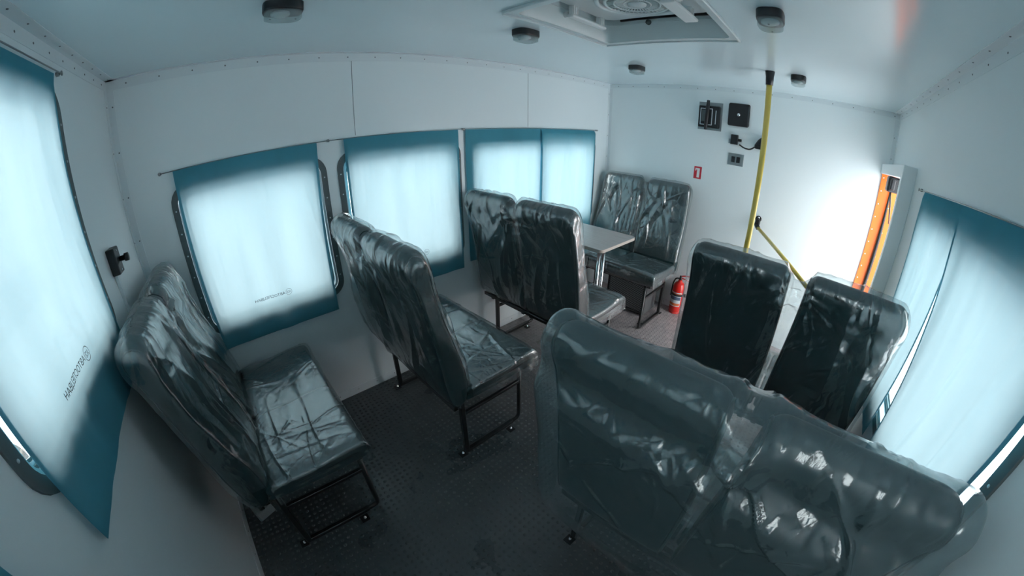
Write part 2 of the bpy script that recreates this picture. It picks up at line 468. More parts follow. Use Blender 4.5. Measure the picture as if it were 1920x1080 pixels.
for y in (1.123, 2.342):
    bm = bmesh.new(); box(bm, (0, y - .0012, 1.48), (.0012, y + .0012, H - a))
    o = from_bm('trim_%d' % (trim_n[0] + 1), bm, M['seam']); trim_n[0] += 1; o['kind'] = 'structure'
def baseb(name, lo, hi, screws):
    bm = bmesh.new(); box(bm, lo, hi, 0, 0.001, 1)
    for p, ax in screws:
        sgn = -1 if ax.startswith('-') else 1
        lathe(bm, [(.0001, -.0008 * sgn), (.0036, -.0006 * sgn), (.003, .0012 * sgn), (.0001, .0016 * sgn)], p, ax[-1], 8, 1)
    o = from_bm(name, bm, [M['trim'], M['screw']]); o['kind'] = 'structure'
baseb('baseboard_left', (0, 0.03, 0), (.003, L - .03, .055), [((.003, y, .03), 'x') for y in rng(.1, L - .1, .13)])
baseb('baseboard_rear', (.03, 0, 0), (W, .003, .055), [((x, .003, .03), 'y') for x in rng(.1, W - .1, .13)])
baseb('baseboard_right', (W - .003, .01, 0), (W, 2.6, .055), [((W - .003, y, .03), '-x') for y in rng(.1, 2.5, .13)])
baseb('baseboard_front', (.03, L - .003, 0), (W - .08, L, .055), [((x, L - .003, .03), '-y') for x in rng(.1, W - .2, .13)])

# windows -----------------------------------------------------------------------
win_n = [0]
def window(w, M4, sash_split=None):
    win_n[0] += 1
    e = empty('window_%d' % win_n[0]); e['kind'] = 'structure'
    u0, u1, v0, v1 = w
    # flat rubber surround lying on the wall, with small screws
    me = plate_mesh(rrect(u0, u1, v0, v1, .085), [rrect(u0 + FW, u1 - FW, v0 + FW, v1 - FW, .06)], .006, M4(.0031))
    o = link('window_frame', me, [M['rubber']], e)
    bm = bmesh.new()
    ctr = []
    for k in range(6):
        f = (k + .5) / 6
        ctr += [(u0 + FW * .5, v0 + (v1 - v0) * (.08 + .84 * f)), (u1 - FW * .5, v0 + (v1 - v0) * (.08 + .84 * f))]
    for k in range(5):
        f = (k + .5) / 5
        ctr += [(u0 + (u1 - u0) * (.1 + .8 * f), v0 + FW * .5), (u0 + (u1 - u0) * (.1 + .8 * f), v1 - FW * .5)]
    mt = M4(0.006)
    n = Vector(mt.col[2][:3])
    side = M4(0.1).translation - M4(0).translation
    side.normalize()
    for u, v in ctr:
        p = mt @ Vector((u, v, 0))
        ax = 'x' if abs(side.x) > .5 else 'y'; sg = side.x if ax == 'x' else side.y
        lathe(bm, [(.0001, -.0005 * sg), (.004, 0), (.0032, .0014 * sg), (.0001, .0018 * sg)], p, ax, 8, 0)
    from_bm('screw', bm, M['alu'], o); COL.objects[-1]['kind'] = 'stuff'
    # reveal + aluminium sash + glass in the thickness of the wall
    me = plate_mesh(rrect(u0 + FW, u1 - FW, v0 + FW, v1 - FW, .06), [rrect(u0 + FW + .012, u1 - FW - .012, v0 + FW + .012, v1 - FW - .012, .05)], .034, M4(-.020))
    link('sash', me, M['alu'], e)
    for k, (io, dd_, mt_) in enumerate(((.020, -.032, 'rubber'), (.026, -.037, 'alu'), (.031, -.042, 'rubber'))):
        me = plate_mesh(rrect(u0 + FW + .004, u1 - FW - .004, v0 + FW + .004, v1 - FW - .004, .055), [rrect(u0 + FW + io, u1 - FW - io, v0 + FW + io, v1 - FW - io, .045)], .005, M4(dd_))
        link('sash_rail', me, M[mt_], e)
    me = plate_mesh(rrect(u0 + FW + .004, u1 - FW - .004, v0 + FW + .004, v1 - FW - .004, .05), [], .004, M4(-.0475))
    link('pane', me, M['glass'], e)
    if sash_split:
        for s in sash_split:
            me = plate_mesh(rrect(s - .012, s + .012, v0 + FW + .005, v1 - FW - .005, 0), [], .02, M4(-.020))
            link('mullion', me, M['rubber'], e)
    return e
window(WL[0], LEFT); window(WL[1], LEFT); window(WL[2], LEFT, [2.47])
window(WB[0], REAR)
window(WR[0], RIGHT, [1.70]); window(WB[1], REAR)

# doorway: boxed surround standing 75 mm into the cabin -----------------------------
PX = 2.2285
d = empty('door_1'); d['kind'] = 'structure'
bm = bmesh.new(); box(bm, (PX, 2.61, 0), (W, 2.655, 1.556), 0, .002, 1); from_bm('door_post', bm, M['wall'], d)
bm = bmesh.new(); box(bm, (PX, 2.655, 1.492), (W - .001, L - .003, 1.556), 0, .002, 1); from_bm('door_header', bm, M['trim'], d)
bm = bmesh.new(); box(bm, (W + .045, 2.585, .02), (W + .76, 2.625, 1.50), 0, .01, 2); from_bm('added_door_leaf', bm, [M['wall']], d)  # unseen open leaf, added to hold daylight off the front wall
bm = bmesh.new(); box(bm, (PX + .012, L - .014, 0.0), (W + .118, L - .003, 1.492), 0)
for z in rng(.06, 1.48, .088):
    lathe(bm, [(.0001, .0), (.005, -.0003), (.004, -.002), (.0001, -.0026)], (PX + .026, L - .014, z), 'y', 10, 1)
for z in rng(.09, 1.48, .17):
    lathe(bm, [(.0001, .0), (.004, -.0003), (.003, -.002), (.0001, -.0026)], (W + .03, L - .014, z), 'y', 8, 1)
from_bm('jamb_panel', bm, [M['orange'], M['white']], d)
bm = bmesh.new()
tube(bm, [(W + .016, L - .03, z) for z in np.linspace(0.02, 1.47, 12)], [.004 + .010 * math.sin(PI * min(1, max(0, (1.5 - z) / 1.3))) for z in np.linspace(0.02, 1.47, 12)], 10)
from_bm('rubber_seal', bm, M['black'], d)
bm = bmesh.new(); box(bm, (PX + .018, 3.10, 1.395), (W + .03, 3.19, 1.49), 0, .014, 3)
box(bm, (PX + .03, 3.06, 1.41), (PX + .06, 3.11, 1.475), 0, .008, 2)
tube(bm, arc_path([(W - .02, 3.15, 1.40), (W + .0, 3.17, 1.32), (W + .03, 3.22, 1.2)], .04), .005, 8)
from_bm('door_closer', bm, M['black'], d)

# ================================================================== CURTAINS
def curtain(name, M4, u_of, v0, v1, label, seed, base=.019, amp=.006, folds=9, nu=130, nv=120, hem_w=.013, text=None, group=None,
            belly=.0, bottom=lambda t: 0, pocket=.035, warp=None, sides=(1, 1), crease_amp=.006):
    """u_of(t, s): position along the wall for t across, s from rod (0) to hem (1)."""
    Tt, S = np.meshgrid(np.linspace(0, 1, nu), np.linspace(0, 1, nv), indexing='ij')
    def surf(Tt, S, extra=0):
        u = u_of(Tt, S)
        v = v1 + (v0 + bottom(Tt) - v1) * S
        P = np.stack([Tt * folds, S * 1.3 + 3, np.full_like(Tt, seed)], -1)
        gather = (vnoise(P, seed) - .5) * 2 * amp * (0.35 + .65 * S)
        small = (vnoise(np.stack([Tt * folds * 4.5, S * 6, np.full_like(Tt, seed + 5.)], -1), seed + 1) - .5) * .0035 * (1 - .6 * S)
        crease = np.zeros_like(u)
        rs = np.random.RandomState(seed)
        for _ in range(5):
            c, dx, wd_ = rs.uniform(.1, .9), rs.uniform(-.35, .35), rs.uniform(.02, .05)
            q = Tt - c - dx * S
            crease += np.exp(-(q / wd_) ** 2) * rs.uniform(-1, 1) * crease_amp * sstep(0.02, .5, S)
        dd = base + gather + small + crease + belly * S * S + extra
        if warp is not None: dd = dd + warp(Tt, S)
        dd = np.maximum(dd, .012 + extra)
        dd = np.where(S < .03, .016 + (dd - .016) * S / .03, dd)
        return u, v, dd
    def world(u, v, dd):
        o = M4(0); n = (M4(1).translation - o.translation)
        U = Vector(o.col[0][:3]); V = Vector(o.col[1][:3]); O = o.translation
        return np.stack([O[i] + u * U[i] + v * V[i] + dd * n[i] for i in range(3)], -1)
    ob = grid_mesh(name, world(*surf(Tt, S)), M['curtain'])
    tag(ob, label, 'curtain', group)
    # hems: doubled cloth on the wall side round the edges
    bm = bmesh.new()
    def strip(t0, t1, s0, s1, na, nb):
        A, B = np.meshgrid(np.linspace(t0, t1, na), np.linspace(s0, s1, nb), indexing='ij')
        P = world(*surf(A, B, -.0012)); vs = [[bm.verts.new(P[i, j]) for j in range(nb)] for i in range(na)]
        for i in range(na - 1):
            for j in range(nb - 1): bm.faces.new((vs[i][j], vs[i + 1][j], vs[i + 1][j + 1], vs[i][j + 1])).smooth = True
    ulen = abs(float(u_of(np.array(1.), np.array(.5)) - u_of(np.array(0.), np.array(.5)))); vlen = abs(v1 - v0)
    hs = hem_w / ulen
    strip(0, 1, 0, pocket / vlen, 100, 5); strip(0, 1, 1 - .022 / vlen, 1, 100, 4)
    if sides[0]: strip(0, hs, pocket / vlen, 1 - .022 / vlen, 3, 90)
    if sides[1]: strip(1 - hs, 1, pocket / vlen, 1 - .022 / vlen, 3, 90)
    me = bpy.data.meshes.new('hem'); bm.to_mesh(me); bm.free(); link('hem', me, M['hem'], ob)
    if text:
        u_right, vz, hgt, wid, crad, tilt = text       # mirrored: the print starts at u_right and reads backwards
        def s_of(v): return (v1 - v) / (v1 - v0)
        cu = bpy.data.curves.new('tmp', 'FONT'); cu.body = '\u0410\u0412\u0422\u041e\u0421\u041f\u0415\u0426\u0412\u0410\u041d'
        cu.size = 1.0; cu.offset = .006
        tob = bpy.data.objects.new('tmp', cu); COL.objects.link(tob)
        dg = bpy.context.evaluated_depsgraph_get(); dg.update()
        me = bpy.data.meshes.new_from_object(tob.evaluated_get(dg)); cu.body = '\u0410\u0421\u0412'; dg.update()
        me2 = bpy.data.meshes.new_from_object(tob.evaluated_get(dg))
        bpy.data.objects.remove(tob)
        bm = bmesh.new()
        def put(me_, ux, vv, w_, h_):
            xs = [v.co.x for v in me_.vertices]; ys = [v.co.y for v in me_.vertices]
            x0, x1, y0, y1 = min(xs), max(xs), min(ys), max(ys)
            base_i = len(bm.verts); bm2 = bmesh.new(); bm2.from_mesh(me_)
            for v in bm2.verts:
                fu = (v.co.x - x0) / (x1 - x0) * w_; fv = (v.co.y - y0) / (y1 - y0) * h_
                v.co = Vector((ux - DIR * fu, vv + fv, 0))
            tmp = bpy.data.meshes.new('t'); bm2.to_mesh(tmp); bm2.free(); bm.from_mesh(tmp); bpy.data.meshes.remove(tmp)
        DIR = 1 if wid > 0 else -1; wid = abs(wid)
        put(me, u_right, vz, wid, hgt)
        cx_, cz_ = u_right + DIR * (crad * 1.25), vz + hgt * .5
        put(me2, cx_ + DIR * crad * .62, vz + hgt * .12, crad * 1.24, hgt * .72)
        n = 40
        rin = [bm.verts.new((cx_ + math.cos(2 * PI * k / n) * crad, cz_ + math.sin(2 * PI * k / n) * crad, 0)) for k in range(n)]
        rou = [bm.verts.new((cx_ + math.cos(2 * PI * k / n) * crad * .91, cz_ + math.sin(2 * PI * k / n) * crad * .91, 0)) for k in range(n)]
        for k in range(n): bm.faces.new((rin[k], rin[(k + 1) % n], rou[(k + 1) % n], rou[k]))
        # lay the print on the cloth
        ts = np.linspace(0, 1, 400)
        for v in bm.verts:
            v.co.y += (v.co.x - u_right) * tilt
            s = s_of(v.co.y); uu = u_of(ts, np.full_like(ts, s)); order = np.argsort(uu)
            tt = float(np.interp(v.co.x, uu[order], ts[order]))
            _, _, dd = surf(np.array([tt]), np.array([s]))
            v.co = Vector(world(np.array(v.co.x), np.array(v.co.y), float(dd[0]) + .0012))
        pr_ = from_bm('logo_print', bm, M['print'], ob)
    return ob

lin = lambda a0, a1, b0, b1: (lambda t, s: (a0 + (a1 - a0) * t) * (1 - s) + (b0 + (b1 - b0) * t) * s)
curtain('curtain', LEFT, lin(.242, .916, .250, .888), .598, 1.469, 'pale blue window curtain hanging over the wall window beside the rearmost left seat', 3,
        text=(.628, .776, .017, .158, .0165, .0))
curtain('curtain', LEFT, lin(1.052, 1.742, 1.06, 1.74), .596, 1.469, 'blue curtain over the middle window of the long wall, behind the second left seat', 11,
        text=(1.455, .762, .017, .158, .0165, .0))
curtain('curtain', LEFT, lin(1.797, 2.478, 1.80, 2.470), .62, 1.466, 'blue curtain panel above the third left seat, left half of the gathered pair', 21, amp=.004, base=.013, folds=8, group='pair of gathered curtains')
curtain('curtain', LEFT, lin(2.458, 3.133, 2.45, 3.13), .62, 1.466, 'blue gathered curtain panel above the laminate table, nearest the front wall', 31, amp=.007, folds=12, base=.032, group='pair of gathered curtains')
curtain('curtain', REAR, lin(.606, 1.262, .60, 1.268), .945, 1.815, 'long blue curtain on the rear wall at the left edge of the view', 41, amp=.006, folds=6, base=.015,
        text=(.905, 1.128, .020, -.17, .018, .0))
curtain('curtain', RIGHT, lin(2.315, 1.775, 2.30, 1.778), .62, 1.462, 'blue curtain panel on the right wall nearest the doorway post', 51, amp=.010, folds=5, base=.020, crease_amp=.010, group='pair of right wall curtains')
curtain('curtain', RIGHT, lin(1.80, 1.055, 1.67, 1.150), .62, 1.462, 'wide blue curtain panel beside the nearest seat at the right edge', 61, amp=.016, folds=4, base=.024, crease_amp=.016, group='pair of right wall curtains')

curtain('curtain', REAR, lin(1.46, 1.98, 1.46, 1.95), .94, 1.815, 'blue curtain over the added unseen window behind the viewpoint', 71, amp=.009, folds=6, base=.018)  # added with that window to tint and cut its fill light

def rod(M4, u0, u1, z, hooks, label):
    o0 = M4(0); n = M4(1).translation - o0.translation; U = Vector(o0.col[0][:3])
    P = lambda u, dd, zz=z: o0.translation + U * u + n * dd + Vector((0, 0, zz))
    e = empty('curtain_rod', P(u0, .0)); tag(e, label, 'curtain rod')
    inv = Matrix.Translation(-e.location)
    bm = bmesh.new(); tube(bm, [P(u0, .016), P(u1, .016)], .0022, 8); bm.transform(inv); from_bm('wire', bm, M['steel'], e)
    for h in hooks:
        bm = bmesh.new()
        tube(bm, [P(h, 0), P(h, .010)], .007, 12); tube(bm, [P(h, .010), P(h, .020)], .003, 8)
        c = P(h, .018); tube(bm, [c + (U * math.cos(a_) + Vector((0, 0, 1)) * math.sin(a_)) * .006 for a_ in np.linspace(0, 5.6, 12)], .0016, 6)
        bm.transform(inv); from_bm('hook', bm, M['steel'], e)
rod(LEFT, .180, 3.182, 1.4695, [.183, .975, 1.785, 3.179], 'long thin steel curtain wire above the left wall windows')
rod(REAR, .545, 1.31, 1.826, [.55, 1.305], 'steel curtain wire above the rear window')
rod(RIGHT, 1.0, 2.43, 1.4625, [1.005, 2.427], 'steel curtain wire above the right wall window')

# ================================================================== THE SEATS
SWD = .86
CL = np.array([(.40, .160), (.55, .150), (.70, .122), (.86, .092), (1.0, .062), (1.12, .048)])
def yc(z): return np.interp(z, CL[:, 0], CL[:, 1])
ZT = 1.106
PAD = [(.115, .425), (.090, .55), (.075, .70), (.050, .86), (.028, .97), (.006, 1.03), (.008, 1.08), (.045, ZT), (.088, 1.085), (.102, 1.03),
       (.105, .97), (.13, .84), (.165, .72), (.20, .60), (.212, .50), (.200, .425), (.16, .405)]

def shell(prof, xa, xb, na, rc, e=.28, closed=True, taper=.012):
    """sweep the side profile across x with boxy rounded ends; returns (na, nprof, 3)"""
    A = np.linspace(-PI / 2, PI / 2, na)
    # even out the spacing of the columns
    sx = np.sign(np.sin(A)) * np.abs(np.sin(A)) ** e; fx = np.abs(np.cos(A)) ** e
    dd = np.r_[0, np.cumsum(np.hypot(np.diff(sx) * (xb - xa) / 2, np.diff(fx) * .07))]
    AA = np.interp(np.linspace(0, dd[-1], na), dd, A)
    for _ in range(2):
        sx = np.sign(np.sin(AA)) * np.abs(np.sin(AA)) ** e; fx = np.abs(np.cos(AA)) ** e
        dd = np.r_[0, np.cumsum(np.hypot(np.diff(sx) * (xb - xa) / 2, np.diff(fx) * .07))]
        AA = np.interp(np.linspace(0, dd[-1], na), dd, AA)
    sx = np.sign(np.sin(AA)) * np.abs(np.sin(AA)) ** e; fx = np.abs(np.cos(AA)) ** e
    hw = (xb - xa) / 2; xm = (xa + xb) / 2
    y, z = prof[:, 0][None], prof[:, 1][None]
    mid = yc(z)
    Y = mid + (y - mid) * fx[:, None]
    ax = np.abs(sx)[:, None] * hw
    over = np.clip(ax - (hw - rc), 0, rc * .999)
    drop = rc - np.sqrt(rc * rc - over * over)
    zt = prof[:, 1].max()
    Z = z - drop * sstep(zt - 2.6 * rc, zt, z)
    X = xm + sx[:, None] * (hw - taper * sstep(.6, zt, z))
    return np.stack(np.broadcast_arrays(X, Y, Z), -1), sx

def pad_obj(xa, xb, parent, seed):
    prof = catmull(PAD, 72, True)
    P, sx = shell(prof, xa, xb, 44, .042)
    # soft upholstery: a stitched groove below the head roll
    o = grid_mesh('backrest', P, M['vinyl'], parent, closed_v=True)
    for i in (5, 38):      # stitched piping round each side panel
        q = P[i]; c = q.mean(0); bm = bmesh.new()
        tube(bm, [Vector(p + (p - c) / np.linalg.norm(p - c) * .0015) for p in np.vstack([q, q[:1]])], .0030, 6, caps=False)
        from_bm('piping', bm, M['vinyl'], o)
    return o

def cushion_obj(xa, xb, parent):
    prof = catmull([(.20, .405), (.19, .44), (.195, .475), (.25, .482), (.40, .480), (.52, .492), (.585, .488), (.60, .455), (.595, .412), (.57, .40), (.40, .398)], 64, True)
    A = np.linspace(-PI / 2, PI / 2, 40); e = .2
    sx = np.sign(np.sin(A)) * np.abs(np.sin(A)) ** e; fx = np.abs(np.cos(A)) ** e
    c = np.array([.395, .442])
    P = np.zeros((40, 64, 3))
    for i in range(40):
        k = fx[i]; ins = (1 - k) * .042
        q = prof.copy(); d_ = c - q
        q[:, 1] += np.sign(d_[:, 1]) * np.minimum(np.abs(d_[:, 1]), ins)
        q[:, 0] += np.sign(d_[:, 0]) * np.minimum(np.abs(d_[:, 0]), ins * .5)
        P[i, :, 0] = (xa + xb) / 2 + sx[i] * (xb - xa) / 2; P[i, :, 1:] = q
    return grid_mesh('seat_cushion', P, M['vinyl'], parent, closed_v=True)

def ridges(U, V, rs, n, amp, wmin, wmax, ang=(60, 120), fade=None):
    """sharp-crested folds: each a line with bent path, triangular section and limited length"""
    D = np.zeros_like(U)
    for _ in range(n):
        th = math.radians(rs.uniform(*ang)); cx_, cz_ = rs.uniform(U.min(), U.max()), rs.uniform(V.min(), V.max())
        ln = rs.uniform(.08, .32); w = rs.uniform(wmin, wmax); k = rs.uniform(-1.2, 1.2)
        du, dv = U - cx_, V - cz_
        al = du * math.cos(th) + dv * math.sin(th); ac = -du * math.sin(th) + dv * math.cos(th) + k * al * al
        prof = np.maximum(0, 1 - np.abs(ac) / (w * (1 + 1.5 * np.abs(al) / ln)))
        D += rs.uniform(.4, 1) * amp * prof ** 1.3 * np.clip(1.15 - (al / ln) ** 2, 0, 1)
    return D

def film_back(parent, seed, mat, style):
    """the polythene bag pulled over both backrests"""
    rs = np.random.RandomState(seed)
    loose = style == 'loose'
    off = .014 if loose else .007
    zb = .37 if loose else .43
    rear = [(.150, zb - .03), (.120, zb), (.082, .55), (.066, .70), (.042, .86), (.018, .97), (-.004, 1.035), (.000, 1.085)]
    if loose:
        rear = [(.120, zb - .03), (.075, zb), (.030, .50), (.012, .62), (.002, .76), (-.014, .86), (-.024, .925), (-.022, .95), (.002, 1.00), (-.003, 1.06), (.008, 1.095)]
    prof = rear + [(.045, ZT + off), (.093, 1.09), (.110, 1.03), (.113, .97), (.138, .84), (.173, .72), (.208, .60), (.22, .50)]
    prof = catmull(prof, 270, False)
    xa, xb = (-.020, .894) if loose else (-.006, .866)
    P, sx = shell(prof, xa, xb, 300, .06 if not loose else .045, e=.22)
    X, Y, Z = P[..., 0], P[..., 1], P[..., 2]
    # normal direction of the bag (from the middle line outwards)
    na, nv = X.shape
    du = np.gradient(P, axis=0); dv = np.gradient(P, axis=1); Nn = np.cross(dv, du); Nn /= np.linalg.norm(Nn, axis=-1, keepdims=True) + 1e-9
    cen = np.stack([np.full_like(X, .43), yc(Z), np.minimum(Z, 1.0)], -1)
    sgn = np.sign(((P - cen) * Nn).sum(-1, keepdims=True).mean()); Nn = Nn * sgn
    # notch where the bag dips between the two backrests
    q = np.abs(X - .43)
    nw_, nd = (.055, .050) if not loose else (.035, .012)
    notch = np.maximum(0, 1 - (q / nw_) ** 2)
    Z2 = Z - nd * notch * sstep(.93, 1.08, Z)
    if not loose:
        mid = yc(Z); Y = mid + (Y - mid) * (1 - .38 * notch * sstep(.5, .75, Z))
    P = np.stack([X, Y, Z2], -1)
    isrear = Y < yc(Z)
    S = np.where(isrear, Z, 2.3 - Z)          # unrolled height
    D = np.zeros_like(X)
    # long draped folds falling from the head roll, slanting
    if loose:
        D += (ridges(X, S, rs, 20, .014, .004, .014, (15, 165)) + ridges(X, S, rs, 8, .014, .02, .05, (60, 130)) * .7) * (1 - .8 * sstep(1.02, 1.085, Z))
    else:
        D += ridges(X, S, rs, 34, .020, .008, .028, (66, 108)) * (1 - .72 * sstep(1.0, 1.075, Z))
    # folds gathered about the notch
    for k in range(10):
        a_ = math.radians(rs.uniform(200, 340)); w = rs.uniform(.006, .016)
        du_, dv_ = X - .43, Z - 1.06
        al = du_ * math.cos(a_) + dv_ * math.sin(a_); ac = -du_ * math.sin(a_) + dv_ * math.cos(a_)
        D += np.where(al > 0, np.maximum(0, 1 - np.abs(ac) / (w + .10 * al)) * .010 * np.exp(-al / .22), 0)
    # crumpled roll: short cross wrinkles over the top
    D += ridges(X, S, rs, 70, .0040 if not loose else .0022, .004, .012, (70, 110)) * np.exp(-((Z - 1.09) / .05) ** 2)
    if loose:      # crumpled tuft where the bag is pinched between the backrests, crinkles on the sloping shelf
        D += ridges(X, S, rs, 90, .005, .003, .010, (0, 180)) * np.exp(-((Z - .955) / .035) ** 2)
        D += .030 * np.exp(-((X - .45) / .045) ** 2 - ((Z - 1.05) / .05) ** 2) * (.4 + vnoise(P * 45, 9))
    D += ridges(X, S, rs, 44, .004, .005, .016, (0, 180))
    D += vnoise(np.stack([X * 7, S * 5, np.full_like(X, seed)], -1), seed) * .010
    endf = 1 - .75 * sstep(.9, 1.0, np.abs(sx))[:, None]
    D = D * endf
    # hem: uneven lower edge, flaring a little
    hemn = vnoise(np.stack([X * 6, np.zeros_like(X), np.full_like(X, seed + 3.)], -1), seed + 9)
    lowf = sstep(.62, .40, Z) * isrear
    P = P + Nn * (D + (.012 if not loose else .030) * hemn * lowf)[..., None]
    P[..., 2] += lowf * (hemn - .5) * (.05 if not loose else .11)
    if style == 'front':   # seat standing against a wall: keep the bag off it
        pass
    o = grid_mesh('back_cover', P, mat, parent)
    o['label'] = 'clear wrinkled polythene bag over the backrests' if not loose else 'loose milky polythene bag over the backrests'
    return o

def film_seat(parent, seed, mat):
    rs = np.random.RandomState(seed + 77)
    prof = [(.215, .478), (.25, .4885), (.40, .4865), (.52, .4985), (.590, .495), (.6075, .462), (.604, .410), (.585, .385)]
    prof = catmull(prof, 130, False)
    A = np.linspace(-PI / 2, PI / 2, 190); e = .14
    sx = np.sign(np.sin(A)) * np.abs(np.sin(A)) ** e; fx = np.abs(np.cos(A)) ** e
    dd = np.r_[0, np.cumsum(np.hypot(np.diff(sx) * .43, np.diff(fx) * .07))]
    AA = np.interp(np.linspace(0, dd[-1], 190), dd, A)
    sx = np.sign(np.sin(AA)) * np.abs(np.sin(AA)) ** e; fx = np.abs(np.cos(AA)) ** e
    P = np.zeros((190, 130, 3))
    P[..., 0] = .43 + sx[:, None] * .437
    P[..., 1] = prof[None, :, 0]
    low = .395 + 0 * prof[:, 1]
    P[..., 2] = low[None] + (prof[None, :, 1] - low[None]) * fx[:, None]
    U, V = P[..., 0].copy(), P[..., 1].copy()
    D = ridges(U, V, rs, 16, .006, .004, .012, (40, 140)) + ridges(U, V, rs, 22, .0025, .003, .009, (0, 180))
    D += ridges(U, V, rs, 5, .007, .004, .010, (-12, 12))
    D += vnoise(np.stack([U * 9, V * 9, np.full_like(U, seed)], -1), seed) * .004
    top = sstep(.2, .6, fx)[:, None]
    P[..., 2] += D * top * sstep(.610, .58, V)
    P[..., 1] += D * sstep(.585, .605, V)
    side = (1 - top); P[..., 0] += np.sign(sx)[:, None] * side * (vnoise(np.stack([V * 22, P[..., 2] * 22, U * 0 + 5], -1), seed) * .012)
    g = np.maximum(0, 1 - ((U - .43) / .012) ** 2); P[..., 2] -= g * .006 * top
    o = grid_mesh('seat_cover', P, mat, parent)
    return o

def make_frame(parent, mirror_x=False):
    for xs in (.075, .785):
        bm = bmesh.new()   # rear leg
        box(bm, (xs - .012, .188, .006), (xs + .012, .212, .40), 0, .003, 1)
        from_bm('leg', bm, M['blackmetal'], parent)
        bm = bmesh.new()   # front leg, bent at its foot
        tube(bm, arc_path([(xs, .560, .40), (xs, .560, .014), (xs, .50, .014)], .05, 6), .0115, 10)
        from_bm('leg', bm, M['blackmetal'], parent)
        bm = bmesh.new(); box(bm, (xs - .011, .19, .003), (xs + .011, .51, .025), 0, .003, 1)
        o = from_bm('floor_runner', bm, M['blackmetal'], parent)
        for yy, sx_ in ((.175, 0), (.47, .035)):
            bm = bmesh.new(); box(bm, (xs - .02 + sx_, yy - .022, .0005), (xs + .02 + sx_, yy + .018, .005), 0, .001, 1)
            lathe(bm, [(.0001, .005), (.009, .005), (.009, .011), (.006, .013), (.006, .018), (.0001, .019)], (xs + sx_, yy, 0), 'z', 6, 1)
            from_bm('floor_bolt', bm, [M['blackmetal'], M['chrome']], parent)
    bm = bmesh.new()
    for xs in (.075, .785):
        box(bm, (xs - .012, .15, .372), (xs + .012, .58, .396), 0, .003, 1)
        box(bm, (xs - .009, .20, .265), (xs + .009, .56, .283), 0, .002, 1)
    for yy in (.165, .56):
        box(bm, (.03, yy - .012, .374), (.83, yy + .012, .398), 0, .003, 1)
    from_bm('seat_frame', bm, M['blackmetal'], parent)
    bm = bmesh.new()
    for xs in (.10, .40, .47, .77):
        box(bm, (xs - .012, .135, .36), (xs + .012, .150, .52), 0, .002, 1)
    box(bm, (.02, .128, .372), (.84, .150, .396), 0, .003, 1)
    from_bm('back_frame', bm, M['blackmetal'], parent)

def seat(x, y, rz, seed, style, label, sc=.965):
    e = empty('double_seat', (x, y, 0), rz); e.scale = (sc, 1, 1)
    tag(e, label, 'seat', 'polythene wrapped double seats')
    g = .020 if style != 'loose' else .017
    pad_obj(.006, .43 - g, e, seed); pad_obj(.43 + g, .854, e, seed + 1)
    cushion_obj(.004, .426, e); cushion_obj(.434, .856, e)
    make_frame(e)
    film_back(e, seed, M['film_loose'] if style == 'loose' else M['film'], style)
    film_seat(e, seed, M['film_seat'])
    return e
seat(.036, .055, 0, 101, 'tight', 'wrapped dark double seat standing against the rear wall, its back beneath the small black switch')
seat(.040, .925, 0, 202, 'tight', 'wrapped double seat, second along the left wall, with shiny cushions beside the middle window')
seat(.040, 1.74, 0, 303, 'tight', 'wrapped double seat, third along the left wall, turning its back and facing the laminate table')
seat(.870, 3.365, PI, 404, 'front', 'wrapped double seat standing against the front wall beyond the table, facing the camera')
seat(1.400, .95, 0, 505, 'loose', 'nearest double seat under a loose milky polythene bag, seen from behind at bottom right', .985)
seat(1.400, 1.765, 0, 606, 'tight', 'wrapped double seat on the right, between the nearest seat and the yellow pole', .99)

# ================================================================== TABLE
e = empty('folding_table', (.35, 2.60, 0)); tag(e, 'small pale wood laminate table on chrome tubes between the facing left seats', 'table')
me = plate_mesh(rrect(-.296, .300, -.235, .235, .035), [], .022, FLAT(.711)); link('table_top', me, M['wood'], e)
me = plate_mesh(rrect(-.2975, .3015, -.2365, .2365, .036), [rrect(-.296, .300, -.235, .235, .035)], .020, FLAT(.711)); link('edge_band', me, princ('pale_edge_band', (.6, .52, .46), .4), e)
for yy in (-.105, -.045):
    bm = bmesh.new(); tube(bm, [(.20, yy, .012), (.20, yy, .70)], .0125, 16); from_bm('leg', bm, M['chrome'], e)
bm = bmesh.new(); box(bm, (.14, -.13, 0), (.26, .0, .012), 0, .003, 1); from_bm('foot_plate', bm, M['blackmetal'], e)
bm = bmesh.new(); box(bm, (-.296, -.2, .66), (-.276, .2, .70), 0, .002, 1); from_bm('wall_bracket', bm, M['steel'], e)

# ================================================================== HEATER under the front seat
e = empty('cabin_heater', (.50, 3.10, 0)); tag(e, 'low grey perforated heater box on the floor under the front wall seat', 'heater')
bm = bmesh.new(); box(bm, (-.15, -.09, .02), (.225, .12, .30), 0, .004, 1); from_bm('casing', bm, princ('heater_grey', (.10, .105, .11), .45), e)
def mesh_grille():
    m, nt, out = new_mat('perforated_grille')
    N = nt.nodes.new; LK = nt.links.new
    b = N('ShaderNodeBsdfPrincipled'); LK(b.outputs[0], out.inputs[0]); b.inputs['Roughness'].default_value = .4
    tc = N('ShaderNodeTexCoord'); mp = N('ShaderNodeMapping'); mp.inputs['Scale'].default_value = (100, 100, 100); LK(tc.outputs['Object'], mp.inputs[0])
    ck = N('ShaderNodeTexChecker'); ck.inputs['Scale'].default_value = 1.0; ck.inputs[1].default_value = (.24, .25, .26, 1); ck.inputs[2].default_value = (.01, .01, .01, 1)
    LK(mp.outputs[0], ck.inputs[0]); LK(ck.outputs[0], b.inputs['Base Color']); return m
bm = bmesh.new(); box(bm, (-.135, -.094, .045), (.21, -.089, .275), 0); from_bm('grille', bm, mesh_grille(), e)
